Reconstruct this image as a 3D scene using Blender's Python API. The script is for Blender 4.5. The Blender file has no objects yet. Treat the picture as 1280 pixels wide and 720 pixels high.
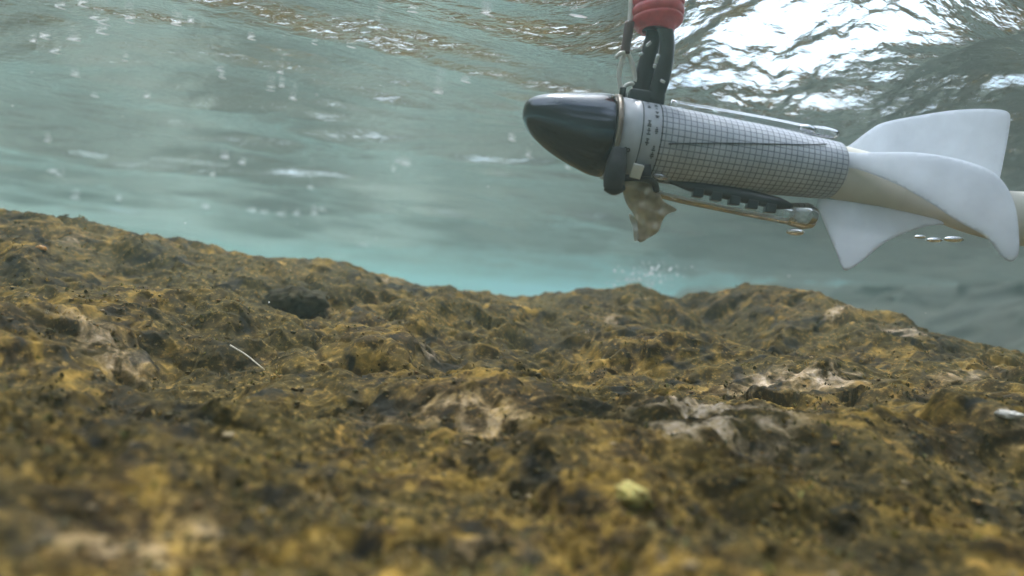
import bpy, bmesh, math, random
import numpy as np
from mathutils import Vector, Matrix

random.seed(7); rng = np.random.default_rng(7)
sc = bpy.context.scene
COL = sc.collection

# ------------------------------------------------------------------ camera
W0, H0 = 1280.0, 720.0
FPX = 763.0                       # focal length in pixels of the photograph
cam_d = bpy.data.cameras.new('camera'); cam = bpy.data.objects.new('camera', cam_d); COL.objects.link(cam)
cam_d.sensor_width = 36.0; cam_d.lens = 36.0 * FPX / W0
cam_d.clip_start = 0.01; cam_d.clip_end = 500
CAMZ = -0.45                      # metres below the mean water level
cam.matrix_world = Matrix.Translation((0, 0, CAMZ)) @ Matrix.Rotation(math.radians(90.3), 4, 'X') @ Matrix.Rotation(math.radians(4.0), 4, 'Z')
cam_d.dof.use_dof = True; cam_d.dof.focus_distance = 0.95; cam_d.dof.aperture_fstop = 1.9
sc.camera = cam
CM = cam.matrix_world.copy()
def at(px, py, d):
    return CM @ Vector(((px - 640) / FPX * d, -(py - 360) / FPX * d, -d))

# ------------------------------------------------------------------ light
SUN_EL, SUN_AZ = math.radians(66), math.radians(-9)      # azimuth from +Y towards +X
wd = bpy.data.worlds.new('World'); sc.world = wd; wd.use_nodes = True
nt = wd.node_tree; nt.nodes.clear()
sky = nt.nodes.new('ShaderNodeTexSky'); sky.sky_type = 'NISHITA'; sky.sun_disc = False
sky.sun_elevation = SUN_EL; sky.sun_rotation = SUN_AZ; sky.air_density = 1.0; sky.dust_density = 2.5
bg = nt.nodes.new('ShaderNodeBackground'); bg.inputs[1].default_value = 0.15
wo = nt.nodes.new('ShaderNodeOutputWorld')
wtc = nt.nodes.new('ShaderNodeTexCoord')
wn = nt.nodes.new('ShaderNodeTexNoise'); wn.inputs['Scale'].default_value = 3.2; wn.inputs['Detail'].default_value = 6
nt.links.new(wtc.outputs['Generated'], wn.inputs['Vector'])
wr = nt.nodes.new('ShaderNodeValToRGB'); wr.color_ramp.elements[0].position = .38; wr.color_ramp.elements[1].position = .58
nt.links.new(wn.outputs[0], wr.inputs[0])
wm = nt.nodes.new('ShaderNodeMix'); wm.data_type = 'RGBA'; wm.inputs[7].default_value = (10.5, 11.4, 13, 1)       # sunlit cloud
nt.links.new(wr.outputs[0], wm.inputs[0]); nt.links.new(sky.outputs[0], wm.inputs[6])
nt.links.new(wm.outputs[2], bg.inputs[0]); nt.links.new(bg.outputs[0], wo.inputs[0])
sd = bpy.data.lights.new('sun', 'SUN'); sun = bpy.data.objects.new('sun', sd); COL.objects.link(sun)
sd.energy = 5.0; sd.angle = math.radians(3.0); sd.color = (1, .985, .98)
sdir = Vector((math.sin(SUN_AZ) * math.cos(SUN_EL), math.cos(SUN_AZ) * math.cos(SUN_EL), math.sin(SUN_EL)))
sun.rotation_euler = sdir.to_track_quat('Z', 'Y').to_euler()

sc.view_settings.view_transform = 'Standard'; sc.view_settings.look = 'None'
sc.view_settings.gamma = 1.0; sc.view_settings.use_curve_mapping = False
sc.view_settings.exposure = 0.56
cy = sc.cycles
cy.use_denoising = True
try: cy.denoiser = 'OPENIMAGEDENOISE'
except Exception: pass
cy.max_bounces = 12; cy.transparent_max_bounces = 24; cy.volume_bounces = 3
cy.glossy_bounces = 6; cy.transmission_bounces = 8; cy.diffuse_bounces = 3
cy.sample_clamp_indirect = 6.0
cy.caustics_reflective = True; cy.caustics_refractive = True

# ------------------------------------------------------------------ helpers
def tag(o, label=None, cat=None, group=None, kind=None):
    if label: o['label'] = label
    if cat: o['category'] = cat
    if group: o['group'] = group
    if kind: o['kind'] = kind
    return o

def mesh_obj(name, verts, faces, mat, parent=None, smooth=True, uvs=None):
    me = bpy.data.meshes.new(name)
    me.from_pydata([tuple(v) for v in verts], [], faces)
    if uvs is not None:
        ul = me.uv_layers.new(name='UVMap')
        for l in me.loops: ul.data[l.index].uv = uvs[l.vertex_index]
    me.polygons.foreach_set('use_smooth', [smooth] * len(me.polygons))
    me.update()
    if mat: me.materials.append(mat)
    o = bpy.data.objects.new(name, me); COL.objects.link(o)
    if parent: o.parent = parent
    return o

def np_mesh(name, V, F, mat, smooth=True, attrs=None, parent=None):
    """V (n,3) float, F (m,k) int"""
    me = bpy.data.meshes.new(name)
    k = F.shape[1]
    me.vertices.add(len(V)); me.vertices.foreach_set('co', V.astype(np.float32).ravel())
    me.loops.add(F.size); me.loops.foreach_set('vertex_index', F.astype(np.int32).ravel())
    me.polygons.add(len(F))
    me.polygons.foreach_set('loop_start', np.arange(0, F.size, k, dtype=np.int32))
    me.polygons.foreach_set('use_smooth', np.full(len(F), smooth, dtype=bool))
    me.update(calc_edges=True)
    for n, a in (attrs or {}).items():
        if a.ndim == 2:
            at_ = me.attributes.new(n, 'FLOAT_COLOR', 'POINT')
            at_.data.foreach_set('color', np.c_[a, np.ones(len(a))].astype(np.float32).ravel())
        else:
            at_ = me.attributes.new(n, 'FLOAT', 'POINT')
            at_.data.foreach_set('value', a.astype(np.float32))
    me.materials.append(mat)
    o = bpy.data.objects.new(name, me); COL.objects.link(o)
    if parent: o.parent = parent
    return o

def grid_faces(nr, nc):
    i = np.arange(nr - 1)[:, None] * nc + np.arange(nc - 1)[None, :]
    i = i.ravel()
    return np.c_[i, i + 1, i + nc + 1, i + nc]

def hash2(ix, iy, seed):
    h = (ix.astype(np.int64) * 374761393 + iy.astype(np.int64) * 668265263 + seed * 1442695041) & 0xFFFFFFFF
    h = ((h ^ (h >> 13)) * 1274126177) & 0xFFFFFFFF
    h = ((h ^ (h >> 16)) * 2246822519) & 0xFFFFFFFF
    return ((h ^ (h >> 15)) & 0xFFFFFF) / float(0xFFFFFF)

def gnoise(x, y, seed=0):
    ix = np.floor(x); iy = np.floor(y); fx = x - ix; fy = y - iy
    u = fx * fx * fx * (fx * (fx * 6 - 15) + 10); v = fy * fy * fy * (fy * (fy * 6 - 15) + 10)
    def g(dx, dy):
        a = hash2(ix + dx, iy + dy, seed) * 2 * np.pi
        return np.cos(a) * (fx - dx) + np.sin(a) * (fy - dy)
    return 1.5 * ((g(0, 0) * (1 - u) + g(1, 0) * u) * (1 - v) + (g(0, 1) * (1 - u) + g(1, 1) * u) * v)

def fbm(x, y, seed=0, octv=4, gain=.5):
    s = 0; a = 1.0; f = 1.0
    for i in range(octv):
        s = s + a * gnoise(x * f + 13.7 * i, y * f - 7.1 * i, seed + i); a *= gain; f *= 2.03
    return s

def worley(x, y, seed=0):
    ix = np.floor(x); iy = np.floor(y); best = np.full(x.shape, 9.0); idv = np.zeros(x.shape)
    for dx in (-1, 0, 1):
        for dy in (-1, 0, 1):
            cx = ix + dx; cyy = iy + dy
            px = cx + hash2(cx, cyy, seed); py = cyy + hash2(cx, cyy, seed + 5)
            d = (px - x) ** 2 + (py - y) ** 2
            m = d < best; best = np.where(m, d, best); idv = np.where(m, hash2(cx, cyy, seed + 9), idv)
    return np.sqrt(best), idv

# ------------------------------------------------------------------ materials
def new_mat(name):
    m = bpy.data.materials.new(name); m.use_nodes = True
    t = m.node_tree; t.nodes.clear()
    out = t.nodes.new('ShaderNodeOutputMaterial')
    return m, t, out

def N(t, typ, **kw):
    n = t.nodes.new(typ)
    for k, v in kw.items():
        if k.startswith('i_'):
            key = k[2:].replace('_', ' ')
            for s in n.inputs:
                if s.name.lower() == key.lower(): s.default_value = v; break
        else: setattr(n, k, v)
    return n

def noise(t, scale, detail=4, rough=.55, vec=None, dist=0):
    n = N(t, 'ShaderNodeTexNoise'); n.inputs['Scale'].default_value = scale
    n.inputs['Detail'].default_value = detail; n.inputs['Roughness'].default_value = rough
    n.inputs['Distortion'].default_value = dist
    if vec is not None: t.links.new(vec, n.inputs['Vector'])
    return n

def ramp(t, fac, stops):
    r = N(t, 'ShaderNodeValToRGB'); e = r.color_ramp.elements
    while len(e) < len(stops): e.new(.5)
    for el, (p, c) in zip(e, stops):
        el.position = p; el.color = (*c, 1) if len(c) == 3 else c
    t.links.new(fac, r.inputs[0]); return r

def mixc(t, fac, a, b, mode='MIX'):
    m = N(t, 'ShaderNodeMix', data_type='RGBA', blend_type=mode)
    for i, v in ((0, fac), (6, a), (7, b)):
        if hasattr(v, 'is_linked') or hasattr(v, 'links'): t.links.new(v, m.inputs[i])
        else: m.inputs[i].default_value = v if i == 0 else ((*v, 1) if len(v) == 3 else v)
    return m.outputs[2]

def simple(name, col, rough=.5, metal=0, var=.15, scale=60, bump=.0, bscale=200, coat=0, trans=0, sss=0, spec=.5, crough=.05):
    m, t, out = new_mat(name)
    p = N(t, 'ShaderNodeBsdfPrincipled')
    tc = N(t, 'ShaderNodeTexCoord')
    n = noise(t, scale, 5, .6, tc.outputs['Object'])
    lo = tuple(c * (1 - var) for c in col); hi = tuple(min(1, c * (1 + var)) for c in col)
    r = ramp(t, n.outputs[0], [(.3, lo), (.7, hi)])
    t.links.new(r.outputs[0], p.inputs['Base Color'])
    p.inputs['Roughness'].default_value = rough; p.inputs['Metallic'].default_value = metal
    p.inputs['Coat Weight'].default_value = coat; p.inputs['Coat Roughness'].default_value = crough
    p.inputs['Specular IOR Level'].default_value = spec; p.inputs['Coat IOR'].default_value = 1.55 if name == 'nose_plastic' else 1.5
    if sss:
        p.inputs['Subsurface Weight'].default_value = sss
        p.inputs['Subsurface Scale'].default_value = .01
    if bump:
        b = N(t, 'ShaderNodeBump'); b.inputs['Strength'].default_value = bump; b.inputs['Distance'].default_value = .002
        n2 = noise(t, bscale, 4, .6, tc.outputs['Object'])
        t.links.new(n2.outputs[0], b.inputs['Height']); t.links.new(b.outputs[0], p.inputs['Normal'])
    if trans:
        tr = N(t, 'ShaderNodeBsdfTranslucent'); t.links.new(r.outputs[0], tr.inputs[0])
        mx = N(t, 'ShaderNodeMixShader'); mx.inputs[0].default_value = trans
        t.links.new(p.outputs[0], mx.inputs[1]); t.links.new(tr.outputs[0], mx.inputs[2])
        t.links.new(mx.outputs[0], out.inputs[0])
    else:
        t.links.new(p.outputs[0], out.inputs[0])
    return m

def clear_mat(name, tint=(.93, .95, .95), gl=.9, body=.08, dcol=(.75, .78, .78)):
    """thin clear acrylic under water: lets light through, glossy at grazing angles, slightly milky"""
    m, t, out = new_mat(name)
    tr = N(t, 'ShaderNodeBsdfTransparent'); tr.inputs[0].default_value = (*tint, 1)
    g = N(t, 'ShaderNodeBsdfGlossy'); g.inputs['Roughness'].default_value = .05; g.inputs[0].default_value = (gl, gl, gl, 1)
    d = N(t, 'ShaderNodeBsdfDiffuse'); d.inputs[0].default_value = (*dcol, 1)
    lw = N(t, 'ShaderNodeLayerWeight'); lw.inputs[0].default_value = .35
    tc = N(t, 'ShaderNodeTexCoord'); n = noise(t, 45, 2, .5, tc.outputs['Object'])
    mr = N(t, 'ShaderNodeMapRange'); t.links.new(n.outputs[0], mr.inputs[0])
    mr.inputs[1].default_value = .35; mr.inputs[2].default_value = .75; mr.inputs[3].default_value = body * .3; mr.inputs[4].default_value = body * 2.2
    m1 = N(t, 'ShaderNodeMixShader'); t.links.new(mr.outputs[0], m1.inputs[0]); t.links.new(tr.outputs[0], m1.inputs[1]); t.links.new(d.outputs[0], m1.inputs[2])
    m2 = N(t, 'ShaderNodeMixShader'); t.links.new(lw.outputs['Fresnel'], m2.inputs[0]); t.links.new(m1.outputs[0], m2.inputs[1]); t.links.new(g.outputs[0], m2.inputs[2])
    t.links.new(m2.outputs[0], out.inputs[0])
    return m

# water surface: Fresnel reflection (total beyond the critical angle from below), clear otherwise
mat_water, t, out = new_mat('water_surface')
tc = N(t, 'ShaderNodeTexCoord')
mp = N(t, 'ShaderNodeMapping'); t.links.new(tc.outputs['Object'], mp.inputs[0])
mp.inputs['Scale'].default_value = (1.0, 1.9, 1); mp.inputs['Rotation'].default_value = (0, 0, math.radians(-12))
n1 = noise(t, 9, 5, .5, mp.outputs[0], .4); n2 = noise(t, 45, 3, .5, mp.outputs[0], .3)
b1 = N(t, 'ShaderNodeBump'); b1.inputs['Strength'].default_value = .3; b1.inputs['Distance'].default_value = .02
b2 = N(t, 'ShaderNodeBump'); b2.inputs['Strength'].default_value = .8; b2.inputs['Distance'].default_value = .004
t.links.new(n1.outputs[0], b1.inputs['Height']); t.links.new(n2.outputs[0], b2.inputs['Height']); t.links.new(b1.outputs[0], b2.inputs['Normal'])
fr = N(t, 'ShaderNodeFresnel'); fr.inputs[0].default_value = 1.33; t.links.new(b2.outputs[0], fr.inputs['Normal'])
gl = N(t, 'ShaderNodeBsdfGlossy'); gl.inputs['Roughness'].default_value = .04; gl.inputs[0].default_value = (.97, .97, .97, 1); t.links.new(b2.outputs[0], gl.inputs['Normal'])
tr = N(t, 'ShaderNodeBsdfTransparent')
rf = N(t, 'ShaderNodeBsdfRefraction'); rf.inputs['IOR'].default_value = 1.33; rf.inputs['Roughness'].default_value = .2; t.links.new(b2.outputs[0], rf.inputs['Normal'])
mx0 = N(t, 'ShaderNodeMixShader'); mx0.inputs[0].default_value = .55
t.links.new(tr.outputs[0], mx0.inputs[1]); t.links.new(rf.outputs[0], mx0.inputs[2])
mx = N(t, 'ShaderNodeMixShader'); t.links.new(fr.outputs[0], mx.inputs[0]); t.links.new(mx0.outputs[0], mx.inputs[1]); t.links.new(gl.outputs[0], mx.inputs[2])
t.links.new(mx.outputs[0], out.inputs[0])

# ------------------------------------------------------------------ water surface mesh
def wave_height(X, Y):
    r = np.random.default_rng(3)
    Z = np.zeros_like(X)
    # domain warp keeps the crests from running dead straight
    wx = .18 * gnoise(X * .8, Y * .8, 40); wy = .18 * gnoise(X * .8, Y * .8, 41)
    x = X + wx; y = Y + wy
    for lam, th, sl, ph in ((1.15, 128, .11, .4), (.56, 122, .10, 2.1), (.74, 104, .07, 4.4), (.36, 112, .065, 1.2), (2.6, 84, .08, 3.3), (1.7, 70, .07, 5.0)):
        k = 2 * math.pi / lam; th = math.radians(th)
        env = .55 + .9 * np.clip(gnoise(x / lam * .45 + ph, y / lam * .6, 300 + int(lam * 100)) + .4, 0, 1)
        Z += env * sl / k * np.sin(k * (x * math.cos(th) + y * math.sin(th)) + ph)
    for i in range(40):
        lam = .05 * (.5 / .05) ** (i / 39.0)
        th = math.radians(100 + r.normal() * 17); k = 2 * math.pi / lam; ph = r.uniform(0, 6.28)
        Z += .034 / k * np.sin(k * (x * math.cos(th) + y * math.sin(th)) + ph) * (1 + .8 * gnoise(x * 2.1 + i, y * 3, 400 + i % 3))
    Z += .010 * fbm(x * 1.1, y * 1.6, 60, 3)
    return Z

def chop(X, Y):
    """rough churned water up to the right of the mast"""
    m = np.exp(-(((X - .46) / .26) ** 2 + ((Y - 1.12) / .36) ** 2) ** 1.4)
    m = np.maximum(m, .52 * np.exp(-(((X - 1.05) / .50) ** 2 + ((Y - 1.5) / .55) ** 2) ** 1.3))
    return m

ny1 = 620
yy = np.concatenate([-np.geomspace(20, .6, 24), np.linspace(-.5, .55, 24), np.geomspace(.62, 7, ny1), np.geomspace(7.3, 32, 50)])
u = np.linspace(-1, 1, 720); u = np.sign(u) * (np.abs(u) * .55 + .45 * np.abs(u) ** 5)
YY, UU = np.meshgrid(yy, u, indexing='ij')
wy_ = 2.2 + 1.35 * np.maximum(YY, 0)
XX = UU * wy_
XX = np.where(np.abs(UU) > .97, np.sign(UU) * np.maximum(np.abs(XX), 30 * (np.abs(UU) - .97) / .03), XX)
mk = chop(XX, YY)
ZZ = wave_height(XX, YY)
ch = .021 * fbm(XX * 4.5, YY * 6.0, 80, 5, .55) + .0035 * (1 - np.abs(fbm(XX * 13, YY * 19, 90, 3, .6)) * 2)
ZZ = ZZ + mk * (ch - .52 * (YY - 1.3))
V = np.c_[XX.ravel(), YY.ravel(), ZZ.ravel()]
F = grid_faces(*XX.shape)
ws = np_mesh('water_surface', V, F, mat_water)
tag(ws, 'rippling underside of the water surface, teal with a bright churned patch at upper right', kind='structure')
del XX, YY, ZZ, V, F

# ------------------------------------------------------------------ haze (the water's own cloudiness)
def box(name, lo, hi, mat, parent=None):
    vs = [(x, y, z) for x in (lo[0], hi[0]) for y in (lo[1], hi[1]) for z in (lo[2], hi[2])]
    fs = [(0, 1, 3, 2), (4, 6, 7, 5), (0, 4, 5, 1), (2, 3, 7, 6), (0, 2, 6, 4), (1, 5, 7, 3)]
    return mesh_obj(name, vs, fs, mat, parent, smooth=False)
mh, t, out = new_mat('haze')
pv = N(t, 'ShaderNodeVolumePrincipled')
pv.inputs['Color'].default_value = (.465, .62, .58, 1)
pv.inputs['Density'].default_value = .12
pv.inputs['Anisotropy'].default_value = .75
pv.inputs['Absorption Color'].default_value = (.1, .5, .52, 1)
t.links.new(pv.outputs[0], out.inputs['Volume'])
hz = box('haze', (-40, -30, -3.4), (40, 42, .55), mh)
tag(hz, 'pale teal cloudiness of the water fading distant things', kind='stuff')

# ------------------------------------------------------------------ lake bed
mat_bed, t, out = new_mat('lake_bed')
tc = N(t, 'ShaderNodeTexCoord'); p = N(t, 'ShaderNodeBsdfPrincipled'); p.inputs['Roughness'].default_value = .95
n = noise(t, .75, 6, .6, tc.outputs['Object'], .5); sx_ = N(t, 'ShaderNodeSeparateXYZ'); t.links.new(tc.outputs['Object'], sx_.inputs[0])
gx_n = N(t, 'ShaderNodeMapRange'); t.links.new(sx_.outputs[0], gx_n.inputs[0])      # paler left, darker right, to grade the tone the surface reflects
for i_, v_ in ((1, -4.5), (2, 1.5), (3, .05), (4, -.06)): gx_n.inputs[i_].default_value = v_
ad_ = N(t, 'ShaderNodeMath', operation='ADD'); t.links.new(n.outputs[0], ad_.inputs[0]); t.links.new(gx_n.outputs[0], ad_.inputs[1])
r = ramp(t, ad_.outputs[0], [(.42, (.022, .020, .014)), (.50, (.085, .09, .07)), (.60, (.21, .235, .20))])   # dark and pale patches put in to band the surface reflection
t.links.new(r.outputs[0], p.inputs[0]); t.links.new(p.outputs[0], out.inputs[0])
gx = np.linspace(-38, 38, 160); gy = np.linspace(-28, 40, 160)
GY, GX = np.meshgrid(gy, gx, indexing='ij')
GZ = -1.35 - .12 * GX.clip(-5, 5) * .8 + .12 * fbm(GX * .35, GY * .35, 5, 4)
bed = np_mesh('lake_bed', np.c_[GX.ravel(), GY.ravel(), GZ.ravel()], grid_faces(160, 160), mat_bed)
tag(bed, 'hazy lake bed, toned for the surface reflection, beyond and below the boulder', kind='structure')

# added dark wall standing in for deeper shade in the water at right
mat_shade_wall, t, out = new_mat('dark_shade_wall')
tc = N(t, 'ShaderNodeTexCoord'); p = N(t, 'ShaderNodeBsdfPrincipled'); p.inputs['Roughness'].default_value = .95
n = noise(t, 3, 7, .65, tc.outputs['Object']); r = ramp(t, n.outputs[0], [(.3, (.018, .018, .014)), (.7, (.06, .055, .04))])
t.links.new(r.outputs[0], p.inputs[0]); t.links.new(p.outputs[0], out.inputs[0])
s1 = np.linspace(0, 1, 260); s2 = np.linspace(0, 1, 70)
S2, S1 = np.meshgrid(s2, s1, indexing='ij')
LX = np.interp(S1, [0, .3, .6, 1], [2.3, 2.15, 2.15, 1.6]); LY = np.interp(S1, [0, .3, .6, 1], [-3, 2.2, 4.6, 11])
BZ = -2.2 + 2.05 * S2 ** .8; BX = LX + 1.5 * S2 ** 1.5
BX = BX + .25 * fbm(LY * .9, BZ * 1.6, 501, 5, .55); BZ = BZ - .08 * (1 - S2) * 0 + .09 * S2 * fbm(LY * .7, S2 * 2, 511, 4) 
BX2 = np.concatenate([BX, BX[-1:] + 12]); BY2 = np.concatenate([LY, LY[-1:]]); BZ2 = np.concatenate([BZ, BZ[-1:] - .02])
shade_wall = np_mesh('dark_shade_wall', np.c_[BX2.ravel(), BY2.ravel(), BZ2.ravel()], grid_faces(71, 260), mat_shade_wall)
tag(shade_wall, 'added dark wall standing in for the deeper shade of the water on the right', kind='structure')

# ------------------------------------------------------------------ the rock
RID = [(-500, 250, 1.15), (-200, 262, 1.25), (0, 270, 1.35), (80, 277, 1.38), (150, 297, 1.42), (250, 313, 1.5), (320, 318, 1.52), (380, 322, 1.55), (440, 338, 1.6),
       (520, 354, 1.7), (600, 367, 1.75), (660, 374, 1.78), (715, 362, 1.7), (770, 364, 1.7), (850, 371, 1.75), (900, 362, 1.65), (960, 364, 1.6),
       (1040, 371, 1.5), (1100, 386, 1.42), (1160, 407, 1.36), (1220, 430, 1.3), (1280, 444, 1.25), (1500, 530, 1.1), (1900, 700, 1.0)]
rp = np.array([at(a, b, c) for a, b, c in RID])
def rock_base(X, Y):
    yr = np.interp(X, rp[:, 0], rp[:, 1]); hr = np.interp(X, rp[:, 0], rp[:, 2])
    xs = np.interp(X, [-3, -1.2, -.4, .2, .8, 1.6, 3], [.10, .06, .012, 0, -.004, -.05, -.30])
    hn = CAMZ - .165 + xs
    s = np.clip((Y - .30) / (yr - .30), 0, None)
    up = hn + (hr - hn) * np.clip(s, 0, 1) ** 1.75
    beyond = np.clip(Y - yr, 0, None)
    h = up - 1.1 * beyond ** 1.4 * (1 + beyond)
    h = h - .35 * np.clip(.1 - Y, 0, None) ** 1.5
    return h, yr
def bumpamp(Y, yr):
    return 1.0

PALE = [(895, 512, .07, .030, 1.3), (838, 538, .03, .016, 1.3), (960, 482, .06, .012, .9), (1035, 472, .05, .010, 1), (560, 508, .08, .012, .42), (610, 530, .05, .012, .35), (560, 458, .035, .008, .8), (130, 425, .045, .012, .6), (140, 690, .03, .008, .45), (445, 645, .03, .008, .35),
        (1130, 415, .05, .008, 1), (1050, 388, .03, .006, .8), (770, 405, .06, .008, .6), (610, 690, .02, .008, .5), (1265, 520, .02, .008, .6), (250, 660, .02, .008, .2), (90, 300, .03, .01, .5), (480, 350, .04, .01, .5), (1200, 470, .04, .01, .5)]
def project_rock(px, py):
    d = CM.to_3x3() @ Vector(((px - 640) / FPX, -(py - 360) / FPX, -1)); o = CM.translation
    S = .2 + np.arange(900) * .0025; Q = np.array(o)[None] + np.array(d)[None] * S[:, None]
    h, _ = rock_height(Q[:, 0], Q[:, 1]); hit = np.nonzero(Q[:, 2] < h)[0]
    if len(hit): k = hit[0]; return Vector((Q[k, 0], Q[k, 1], h[k]))
    return o + d * 1.5
HOLLOW = []
def rock_height(X, Y):
    h, yr = rock_base(X, Y)
    wx = .03 * gnoise(X * 9, Y * 9, 11); wy = .03 * gnoise(X * 9, Y * 9, 12)
    x = X + wx; y = Y + wy
    big = fbm(x * 2.6, y * 3.2, 21, 3, .5)
    mid = fbm(x * 9, y * 11, 31, 3, .5)
    ridge = 1 - np.abs(gnoise(x * 7, y * 10, 51)) * 2.2
    w1, id1 = worley(x * 20, y * 30, 61)
    pits, _ = worley(x * 6.5 + .3 * mid, y * 8, 71)
    pit = np.clip(.42 - pits, 0, 1) * (gnoise(x * 2.1, y * 2.3, 72) > -.05)
    fine = fbm(x * 60, y * 70, 91, 3, .6)
    near = np.clip(1.15 - np.exp(-np.abs(Y) * 2.2), .35, 1)
    edge = 1 - .55 * np.exp(-((Y - yr) / .16) ** 2)                 # keeps the skyline where it is
    h = h + edge * (.046 * big + .013 * mid) * near + near * (.010 * np.clip(ridge, -1, 1) - .09 * pit ** 1.1 * edge)
    h = h + near * (.0095 * (.55 - w1) * (.2 + 1.4 * id1) + .0032 * fine)
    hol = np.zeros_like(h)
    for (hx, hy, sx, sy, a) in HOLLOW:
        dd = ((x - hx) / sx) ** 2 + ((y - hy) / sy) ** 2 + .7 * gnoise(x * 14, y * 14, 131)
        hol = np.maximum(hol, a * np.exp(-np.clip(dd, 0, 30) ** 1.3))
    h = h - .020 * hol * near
    return h, dict(hol=hol, pit=pit, id1=id1, w1=w1, mid=mid, big=big)

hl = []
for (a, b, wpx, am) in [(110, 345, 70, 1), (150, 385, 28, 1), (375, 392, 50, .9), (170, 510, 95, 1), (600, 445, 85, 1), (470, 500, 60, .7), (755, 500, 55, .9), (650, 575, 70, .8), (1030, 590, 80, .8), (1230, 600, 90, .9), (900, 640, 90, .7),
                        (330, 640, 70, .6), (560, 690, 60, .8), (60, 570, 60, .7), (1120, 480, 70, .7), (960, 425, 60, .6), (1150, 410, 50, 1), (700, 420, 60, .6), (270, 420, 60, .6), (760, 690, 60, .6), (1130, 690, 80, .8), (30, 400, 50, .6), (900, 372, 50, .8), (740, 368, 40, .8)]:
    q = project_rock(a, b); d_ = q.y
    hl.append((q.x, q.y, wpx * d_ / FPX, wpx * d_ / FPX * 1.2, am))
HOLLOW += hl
ry = np.concatenate([np.linspace(-.8, .1, 40), np.linspace(.115, .5, 190), np.geomspace(.502, 1.95, 520), np.linspace(1.97, 3.4, 60)])
uu = np.linspace(-1, 1, 1050)
RY, RU = np.meshgrid(ry, uu, indexing='ij')
RX = RU * (.42 + 1.12 * np.maximum(RY, 0) + .4 * np.clip(RY - 1.6, 0, None) + np.abs(RU) ** 6 * .6)
RZ, ra = rock_height(RX, RY)
# knobbly sideways push so lumps overhang a little
amp = .006
RX2 = RX + amp * fbm(RX * 34, RY * 34, 101, 2); RY2 = RY + amp * fbm(RX * 34 + 9, RY * 34, 111, 2)
pale = np.zeros_like(RX)
for (a, b, sx, sy, am) in PALE:
    q = project_rock(a, b)
    sy2 = sy * 2.2
    pale = np.maximum(pale, am * np.exp(-(((RX - q.x) / sx) ** 2 + ((RY - q.y) / sy2) ** 2)))
A = {'pale': pale.ravel(), 'pit': ra['hol'].ravel(), 'lump': ra['id1'].ravel(), 'gap': ra['w1'].ravel()}
mat_rock, t, out = new_mat('algae_rock')
tc = N(t, 'ShaderNodeTexCoord'); p = N(t, 'ShaderNodeBsdfPrincipled'); p.inputs['Roughness'].default_value = .8
p.inputs['Specular IOR Level'].default_value = .12
V_ = tc.outputs['Object']
nA = noise(t, 6, 6, .62, V_, .6); nB = noise(t, 24, 6, .6, V_, .7); nC = noise(t, 130, 4, .65, V_); nD = noise(t, 14, 4, .6, V_, 1.2)
base = ramp(t, nB.outputs[0], [(.35, (.008, .006, .003)), (.48, (.048, .028, .006)), (.57, (.155, .098, .018)), (.70, (.38, .235, .045))])
oliv = ramp(t, nC.outputs[0], [(.3, (.008, .007, .003)), (.7, (.115, .080, .016))])
fA = ramp(t, nA.outputs[0], [(.44, (0, 0, 0)), (.58, (1, 1, 1))])
c1 = mixc(t, fA.outputs[0], oliv.outputs[0], base.outputs[0])
spk = ramp(t, nC.outputs[0], [(.56, (0, 0, 0)), (.72, (1, 1, 1))])
c2 = mixc(t, spk.outputs[0], c1, (.34, .22, .06))
fD = ramp(t, nD.outputs[0], [(.55, (0, 0, 0)), (.66, (1, 1, 1))])
c2b = mixc(t, fD.outputs[0], c2, (.016, .015, .011))
fE = ramp(t, nD.outputs[0], [(.26, (1, 1, 1)), (.36, (0, 0, 0))])
c3 = mixc(t, fE.outputs[0], c2b, (.38, .225, .05))
apale = N(t, 'ShaderNodeAttribute', attribute_name='pale')
pm = N(t, 'ShaderNodeMath', operation='MULTIPLY'); t.links.new(apale.outputs['Fac'], pm.inputs[0])
pr = ramp(t, nB.outputs[0], [(.46, (0, 0, 0)), (.64, (1, 1, 1))]); t.links.new(pr.outputs[0], pm.inputs[1])
pc = ramp(t, nC.outputs[0], [(.35, (.40, .28, .13)), (.65, (.66, .54, .43))])
pm2 = N(t, 'ShaderNodeMath', operation='MULTIPLY', use_clamp=True); t.links.new(pm.outputs[0], pm2.inputs[0]); pm2.inputs[1].default_value = 1.5
c4 = mixc(t, pm2.outputs[0], c3, pc.outputs[0])
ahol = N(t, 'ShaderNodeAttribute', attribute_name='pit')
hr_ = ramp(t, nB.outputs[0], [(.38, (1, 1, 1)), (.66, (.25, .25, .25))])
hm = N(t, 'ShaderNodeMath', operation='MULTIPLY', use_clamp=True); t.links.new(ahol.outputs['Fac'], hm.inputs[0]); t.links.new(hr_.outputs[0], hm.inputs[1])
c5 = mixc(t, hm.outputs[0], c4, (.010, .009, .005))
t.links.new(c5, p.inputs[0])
bb = N(t, 'ShaderNodeBump'); bb.inputs['Strength'].default_value = .5; bb.inputs['Distance'].default_value = .0025
nF = noise(t, 260, 4, .7, V_); t.links.new(nF.outputs[0], bb.inputs['Height']); t.links.new(bb.outputs[0], p.inputs['Normal'])
t.links.new(p.outputs[0], out.inputs[0])
rock = np_mesh('boulder', np.c_[RX2.ravel(), RY2.ravel(), RZ.ravel()], grid_faces(*RX.shape), mat_rock, attrs=A)
tag(rock, 'broad algae-covered brown boulder filling the lower half of the view', 'boulder')
rock['kind'] = 'structure'
del rock['category']

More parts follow.
